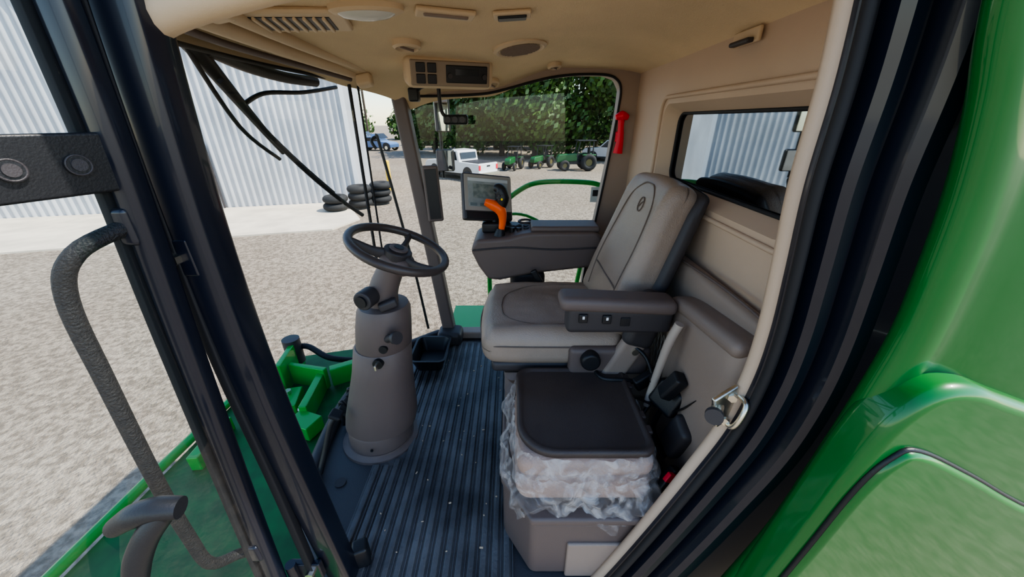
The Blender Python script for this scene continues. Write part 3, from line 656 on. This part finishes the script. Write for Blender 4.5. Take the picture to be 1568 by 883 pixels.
def mbox(name,c,s,m,bev=.004):
    c=V(c); vs=[Mc+R@(c+V((x*s[0]/2,y*s[1]/2,z*s[2]/2))) for x in(-1,1) for y in(-1,1) for z in(-1,1)]
    mk(name,vs,[(0,1,3,2),(4,6,7,5),(0,4,5,1),(2,3,7,6),(0,2,6,4),(1,5,7,3)],m,mn,bev=bev)
mbox('housing',(0,.0,0),(.26,.04,.23),DGREY,.012)
mbox('light_bezel',(0,-.019,.018),(.245,.004,.175),mat('monitor_bezel',(.34,.32,.29),.5),.0015)
mbox('lower_bezel',(.0,-.019,-.092),(.24,.008,.035),BLACK)
scr=mat('screen_lcd',(.24,.28,.29),.10,col2=(.36,.40,.40),vscale=14)
mbox('screen',(0,-.0225,.020),(.21,.003,.140),scr,.001)
mbox('screen_bar',(0,-.0245,.080),(.21,.002,.015),mat('screen_bar',(.60,.64,.66),.2),.0005)
mbox('screen_map',(-.02,-.0245,.025),(.12,.002,.07),mat('screen_map',(.15,.19,.19),.2,col2=(.28,.32,.30),vscale=40),.0005)
for i in range(4): mbox('soft_key',(-.08+i*.05,-.0245,-.040),(.035,.002,.014),mat('softkey_%d'%i,(.15,.2,.22),.2),.0005)
tube('stem',[Mc+V((.02,.02,-.06)),(-.09,1.78,.90),(-.07,1.76,.84)],.016,BLACK,mn)
rbox('mount_block',(-.09,1.77,.865),(.12,.08,.05),BLACK,mn,bev=.01)
pt=grp('pillar_display')
rbox('body',(-.430,1.98,.985),(.085,.03,.30),TAUPE,pt,rot=(0,-2,12),bev=.012); rbox('glass',(-.427,1.963,.985),(.060,.004,.265),BLACK,pt,rot=(0,-2,12),bev=.002)
tube('bracket',[(-.45,2.0,1.0),(-.48,2.05,1.02)],.014,BLACK,pt,sp=0)
# ------------------------------------------------------------ jump seat
js2=grp('folded_jump_seat')
bx=[(-.03,1.10),(-.03,.80),(.06,.665),(.46,.665),(.46,1.10)]
prism('base_box',bx,'z',.0,.265,TAUPE,js2,bev=.018)
prism('base_lid',[(-.037,1.11),(-.037,.795),(.055,.655),(.47,.655),(.47,1.11)],'z',.265,.295,TAUPE,js2,bev=.01)
rbox('front_drawer',(.30,.662,.09),(.26,.014,.17),TAUPEL,js2,bev=.006)
softbox('cushion',(.41,.41,.11),.045,CUSH,js2,lambda p:V((.215+p.x,.905+p.y,.355+p.z)))
softbox('upper_cushion',(.40,.40,.08),.035,CUSH,js2,lambda p:V((.215+p.x,.905+p.y,.44+p.z)))
def trayloop(hx,hy,r,z,k=10):
    out=[]; cx,cy=.215,.905
    for (sx,sy,a0,rr) in((1,1,0,r*.5),(-1,1,90,r*.8),(-1,-1,180,r*1.9),(1,-1,270,r*.7)):
        for i in range(k+1):
            a=math.radians(a0+90*i/k); out.append(V((cx+sx*(hx-rr)+rr*math.cos(a),cy+sy*(hy-rr)+rr*math.sin(a),z)))
    return out
loft('tray',[trayloop(.190,.185,.06,.478),trayloop(.198,.193,.06,.484),trayloop(.200,.195,.06,.495),trayloop(.198,.193,.06,.503),trayloop(.192,.187,.06,.507),trayloop(.184,.179,.055,.506),trayloop(.180,.175,.055,.499),trayloop(.176,.171,.054,.498)],TRAY,js2,ang=60)
for y in(.80,.86,1.0,1.04): rbox('tray_clip',(.413,y,.500),(.022,.03,.012),TRAY,js2,bev=.004)
def film(name,z0,z1,gx,gy,amp,seed,ragged):
    vs=[];fs=[];nu=220;nv=20
    for j in range(nv+1):
        t=j/nv
        for i in range(nu):
            a=2*math.pi*i/nu; c,s=math.cos(a),math.sin(a); k=(abs(c)**5+abs(s)**5)**(-1/5)
            lowz=z1-ragged*(.5+1.2*noise.noise(V((c*2.2,s*2.2,seed))))*(1 if s<.3 else .3)
            z=z0+(lowz-z0)*t
            bul=.016*math.sin(math.pi*min(1,t*1.3))
            d=amp*noise.noise(V((c*4+t*1.5,s*4,t*2.2+seed)))*(.2+t)+amp*.45*abs(noise.noise(V((c*9-t*3,s*9,t*4+seed))))
            vs.append((.215+c*k*(gx+bul+d),.905+s*k*(gy+bul+d),z+.008*noise.noise(V((c*9,s*9,t*6)))))
    for j in range(nv):
        for i in range(nu): fs.append((j*nu+i,j*nu+(i+1)%nu,(j+1)*nu+(i+1)%nu,(j+1)*nu+i))
    mk(name,vs,fs,FILM,js2,smooth=True,ang=180)
film('plastic_wrap',.488,.33,.202,.200,.03,1.3,.02)
film('plastic_wrap_loose',.43,.285,.222,.222,.05,7.7,.10)
sb=grp('seat_belt')
rbox('buckle_body',(.475,.735,.37),(.045,.03,.08),BLACK,sb,rot=(0,35,20),bev=.008); rbox('buckle_button',(.468,.718,.395),(.040,.014,.030),RED,sb,rot=(0,35,20),bev=.003)
tube('strap',[(.49,.74,.34),(.50,.80,.20),(.50,.9,.05)],.004,BLACK,sb,flat=6)
tube('webbing',[(.555,.80,.62),(.53,.88,.50),(.46,.98,.46),(.44,1.06,.40)],.004,BLACK,sb,flat=7)
rbox('retractor',(.53,.92,.52),(.09,.10,.10),BLACK,sb,rot=(10,20,30),bev=.015); rbox('anchor',(.49,1.02,.52),(.12,.03,.05),BLACK,sb,rot=(0,-25,15),bev=.008)
rbox('guide',(.50,.88,.60),(.04,.05,.10),BLACK,sb,rot=(15,20,0),bev=.01); rbox('lower_guide',(.52,.82,.45),(.05,.09,.14),DGREY,sb,rot=(15,10,0),bev=.02)
tube('loose_strap',[(.47,.97,.56),(.52,.94,.50),(.47,.88,.42),(.50,.82,.36)],.004,BLACK,sb,flat=6)
tube('cable',[(.43,1.08,.62),(.48,1.04,.58),(.50,.98,.48),(.46,.95,.40),(.48,.90,.33)],.007,BLACK,sb)
nt_=grp('storage_net')
NET=mat('net_cord',(.6,.56,.5),.7)
for i in range(9):
    tube('cord_a',[(.575,1.05+i*.028,.40),(.570,1.00+i*.028,.62)],.0013,NET,nt_,n=5,sp=0); tube('cord_b',[(.575,1.0+i*.028,.40),(.570,1.05+i*.028,.62)],.0013,NET,nt_,n=5,sp=0)
# ------------------------------------------------------------ ceiling fixtures
def cf3(x,y):
    e=.01; z=cz(x,y); nx_=V((e,0,cz(x+e,y)-z)); ny_=V((0,e,cz(x,y+e)-z)); n=nx_.cross(ny_).normalized(); return V((x,y,z)),-n,nx_.normalized(),ny_.normalized()
def disc(name,x,y,prof,m,parent,sx=1,sy=1,n=40,rot=0):
    p,d,u,v=cf3(x,y); rings=[]
    for r,h in prof: rings.append([p+u*math.cos(2*math.pi*k/n+rot)*r*sx+v*math.sin(2*math.pi*k/n+rot)*r*sy+d*h for k in range(n)])
    return loft(name,rings,m,parent)
def cbox(name,x,y,s,m,parent,h=0,rz=0,bev=.006,dx=0,dy=0):
    p,d,u,v=cf3(x,y); a=math.radians(rz); U=u*math.cos(a)+v*math.sin(a); W=-u*math.sin(a)+v*math.cos(a); c=p+U*dx+W*dy+d*(h+s[2]/2)
    vs=[c+U*i*s[0]/2+W*j*s[1]/2+d*k*s[2]/2 for i in(-1,1) for j in(-1,1) for k in(-1,1)]
    return mk(name,vs,[(0,1,3,2),(4,6,7,5),(0,4,5,1),(2,3,7,6),(0,2,6,4),(1,5,7,3)],m,parent,bev=bev)
sp_=grp('ceiling_speaker'); disc('bezel',.03,1.62,[(.105,-.01),(.103,.006),(.092,.012),(.085,.008),(.083,.004)],BEIGEP,sp_)
GRL=mat('grille_beige',(.50,.39,.27),.7)
disc('grille',.03,1.62,[(.085,.003),(.05,.008),(.01,.009)],GRL,sp_)
for i in range(-6,7):
    hw=math.sqrt(max(0,.076**2-(i*.0115)**2)); p,d,u,v=cf3(.03,1.62); tube('slat',[p+v*i*.0115-u*hw+d*.010,p+v*i*.0115+u*hw+d*.010],.0018,LIDC,sp_,sp=0,n=6)
dl=grp('dome_light'); cbox('bezel',0,1.22,(.105,.055,.012),BEIGEP,dl,bev=.005); cbox('lens',0,1.22,(.08,.034,.010),BLACK,dl,h=.008,bev=.004)
vn=grp('air_vent')
cbox('bezel',-.60,1.21,(.28,.17,.018),BEIGEP,vn,rz=12,bev=.012)
cbox('recess',-.60,1.21,(.20,.115,.006),BLACK,vn,h=.014,rz=12,bev=.002)
for i in range(8): cbox('slat',-.60,1.21,(.010,.115,.012),BEIGEP,vn,h=.014,rz=12,bev=.003,dx=-.086+i*.0245)
ol=grp('reading_lamp'); disc('rim',-.38,1.15,[(.10,-.005),(.098,.012),(.085,.018)],BEIGEP,ol,sx=1,sy=.45); disc('lens',-.38,1.15,[(.08,.015),(.06,.026),(.02,.032)],SILV,ol,sx=1,sy=.42)
vz=grp('sun_visor_clip'); cbox('flap',-.18,1.19,(.16,.06,.014),BEIGEP,vz,rz=18,bev=.006); cbox('flap_edge',-.18,1.19,(.12,.012,.010),LIDC,vz,h=.010,rz=18,bev=.004,dy=-.012)
k1=grp('round_air_vent')
for x,y,r in((-.37,1.50,.050),(-.10,2.0,.038),(.20,1.98,.034)):
    disc('ring',x,y,[(r,-.005),(r*.98,.016),(r*.8,.022),(r*.72,.012)],BEIGEP,k1); disc('core',x,y,[(r*.72,.010),(r*.6,.016),(.004,.017)],BLACK if r<.035 else GRL,k1); cbox('fin',x,y,(r*1.3,.006,.012),LIDC,k1,h=.012,bev=.002,rz=60)
rb=grp('roller_sun_blind')
for dx,dz,r in((.0,.015,.024),(.055,.032,.02)):
    rr_=[(-.735+dx,.98,1.555+dz),(-.755+dx,1.15,1.555+dz),(-.765+dx,1.4,1.55+dz),(-.745+dx,1.62,1.54+dz),(-.70+dx,1.82,1.525+dz)]
    tube('blind_tube',rr_,r,BEIGEP,rb,n=14,flat=.8)
tube('blind_bar',[(-.785,1.0,1.55),(-.81,1.2,1.545),(-.81,1.45,1.54),(-.775,1.68,1.53),(-.72,1.84,1.515)],.010,TAUPE,rb)
cbox('blind_bracket',-.70,1.03,(.06,.08,.04),BEIGEP,rb,bev=.012); cbox('blind_end_cap',-.66,1.84,(.07,.05,.05),BEIGEP,rb,bev=.012)
oc=grp('overhead_control_panel'); RO=Rm((math.radians(12),0,math.radians(20))); OC=V((-.26,1.74,1.530))
def obox(name,c,s,m,bev=.004):
    c=V(c); vs=[OC+RO@(c+V((x*s[0]/2,y*s[1]/2,z*s[2]/2))) for x in(-1,1) for y in(-1,1) for z in(-1,1)]
    mk(name,vs,[(0,1,3,2),(4,6,7,5),(0,4,5,1),(2,3,7,6),(0,2,6,4),(1,5,7,3)],m,oc,bev=bev)
obox('housing',(0,.03,0),(.37,.12,.12),BEIGEP,.03); obox('face',(0,-.025,-.002),(.33,.012,.092),mat('panel_face',(.30,.235,.175),.5),.012)
obox('radio',(.065,-.031,-.002),(.175,.010,.064),BLACK,.004); obox('radio_display',(.065,-.037,.006),(.10,.002,.024),mat('lcd_dark',(.03,.035,.04),.1),.001)
for x in(-.008,.138): 
    c=OC+RO@V((x,-.036,-.008)); c2=OC+RO@V((x,-.046,-.008)); cyl('radio_knob',c,c2,.010,DGREY,oc)
for i in range(2):
    for j in range(2): obox('switch',(-.125+.045*i,-.032,-.022+.04*j),(.036,.010,.034),BLACK,.003)
cpd=grp('interior_camera_pod')
tube('arm',[(-.345,1.92,1.50),(-.345,1.93,1.42),(-.335,1.94,1.375),(-.30,1.94,1.355)],.009,BLACK,cpd)
rbox('pod',(-.275,1.94,1.352),(.12,.05,.045),BLACK,cpd,bev=.012); 
for i in range(3): cyl('lens',(-.31+i*.035,1.916,1.352),(-.31+i*.035,1.906,1.352),.014,DGREY,cpd)
rbox('clamp',(-.47,1.95,1.46),(.05,.05,.06),BLACK,cpd,bev=.01); tube('clamp_arm',[(-.47,1.95,1.46),(-.44,1.94,1.49),(-.40,1.92,1.50)],.012,BLACK,cpd)
chk=grp('coat_hook'); rbox('plate',(.628,1.15,1.55),(.012,.12,.035),BEIGEP,chk,bev=.005); rbox('hook',(.615,1.15,1.538),(.02,.09,.012),DGREY,chk,bev=.005)
lh=grp('emergency_hammer')
tube('handle',[(.565,2.040,1.19),(.568,2.035,1.25),(.565,2.035,1.32),(.563,2.035,1.36)],[.026,.019,.015,.018],RED,lh,n=14,flat=.6)
tube('head',[(.533,2.035,1.362),(.565,2.035,1.370),(.597,2.035,1.362)],[.012,.024,.012],RED,lh,n=12); rbox('holder',(.566,2.047,1.27),(.042,.018,.05),RED,lh,bev=.005)
# ------------------------------------------------------------ green side panel (right)
gp=grp('green_side_panel')
E=[(.375,2.0),(.455,1.75),(.518,1.58),(.556,1.45),(.588,1.36),(.616,1.25),(.634,1.13),(.644,1.02),(.638,.89),(.620,.70),(.597,.50),(.558,.32),(.485,.05),(.385,-.25)]
es=[(p.x,p.z) for p in spline([(a,0,b) for a,b in E],6)]
cols=[]
for d,Y in((.06,.560),(.03,.545),(.010,.530),(.002,.518),(0,.506),(.003,.496),(.012,.488),(.025,.484),(.045,.484),(.06,.488),(.075,.489),(.10,.484),(.15,.476),(.30,.470),(.45,.465),(.8,.46),(1.4,.46)):
    cols.append([V((x+d,Y,z)) for x,z in es])
k=len(cols[0]); vs=[v for c in cols for v in c]
fs=[(j*k+i,j*k+i+1,(j+1)*k+i+1,(j+1)*k+i) for j in range(len(cols)-1) for i in range(k-1)]
mk('fender_skin',vs,fs,GREEN,gp,smooth=True,ang=80)
def smooth2(pts,n=5): return [(p.x,p.y) for p in spline([(a,b,0) for a,b in pts],n)]
o1=smooth2([(.512,.05),(.570,.40),(.602,.66),(.618,.80),(.637,.89),(.68,.955),(.74,.965),(.82,.937),(.98,.885),(1.5,.75)])+[(1.5,-.2),(.46,-.2)]
prism('raised_surround',o1,'y',.44,.52,GREEN,gp,bev=.022,seg=5)
o2=smooth2([(.570,.30),(.606,.55),(.632,.74),(.662,.82),(.70,.835),(.82,.775),(1.0,.675),(1.4,.50)])+[(1.4,-.2),(.53,-.2)]
prism('access_door',o2,'y',.425,.45,GREEN,gp,bev=.012,seg=4)
tube('door_gap',[(x,.438,z) for x,z in o2[:-2]],.005,BLACK,gp,sp=0,n=8)
# ------------------------------------------------------------ recentre group empties
bpy.context.view_layer.update()
for o in list(bpy.context.scene.objects):
    if o.type=='EMPTY' and o.children:
        lo=V((1e9,)*3);hi=V((-1e9,)*3)
        for c in o.children:
            for b in c.bound_box:
                for a in range(3): lo[a]=min(lo[a],b[a]);hi[a]=max(hi[a],b[a])
        ctr=(lo+hi)/2; o.location=ctr
        for c in o.children: c.matrix_parent_inverse=Matrix.Translation(-ctr)
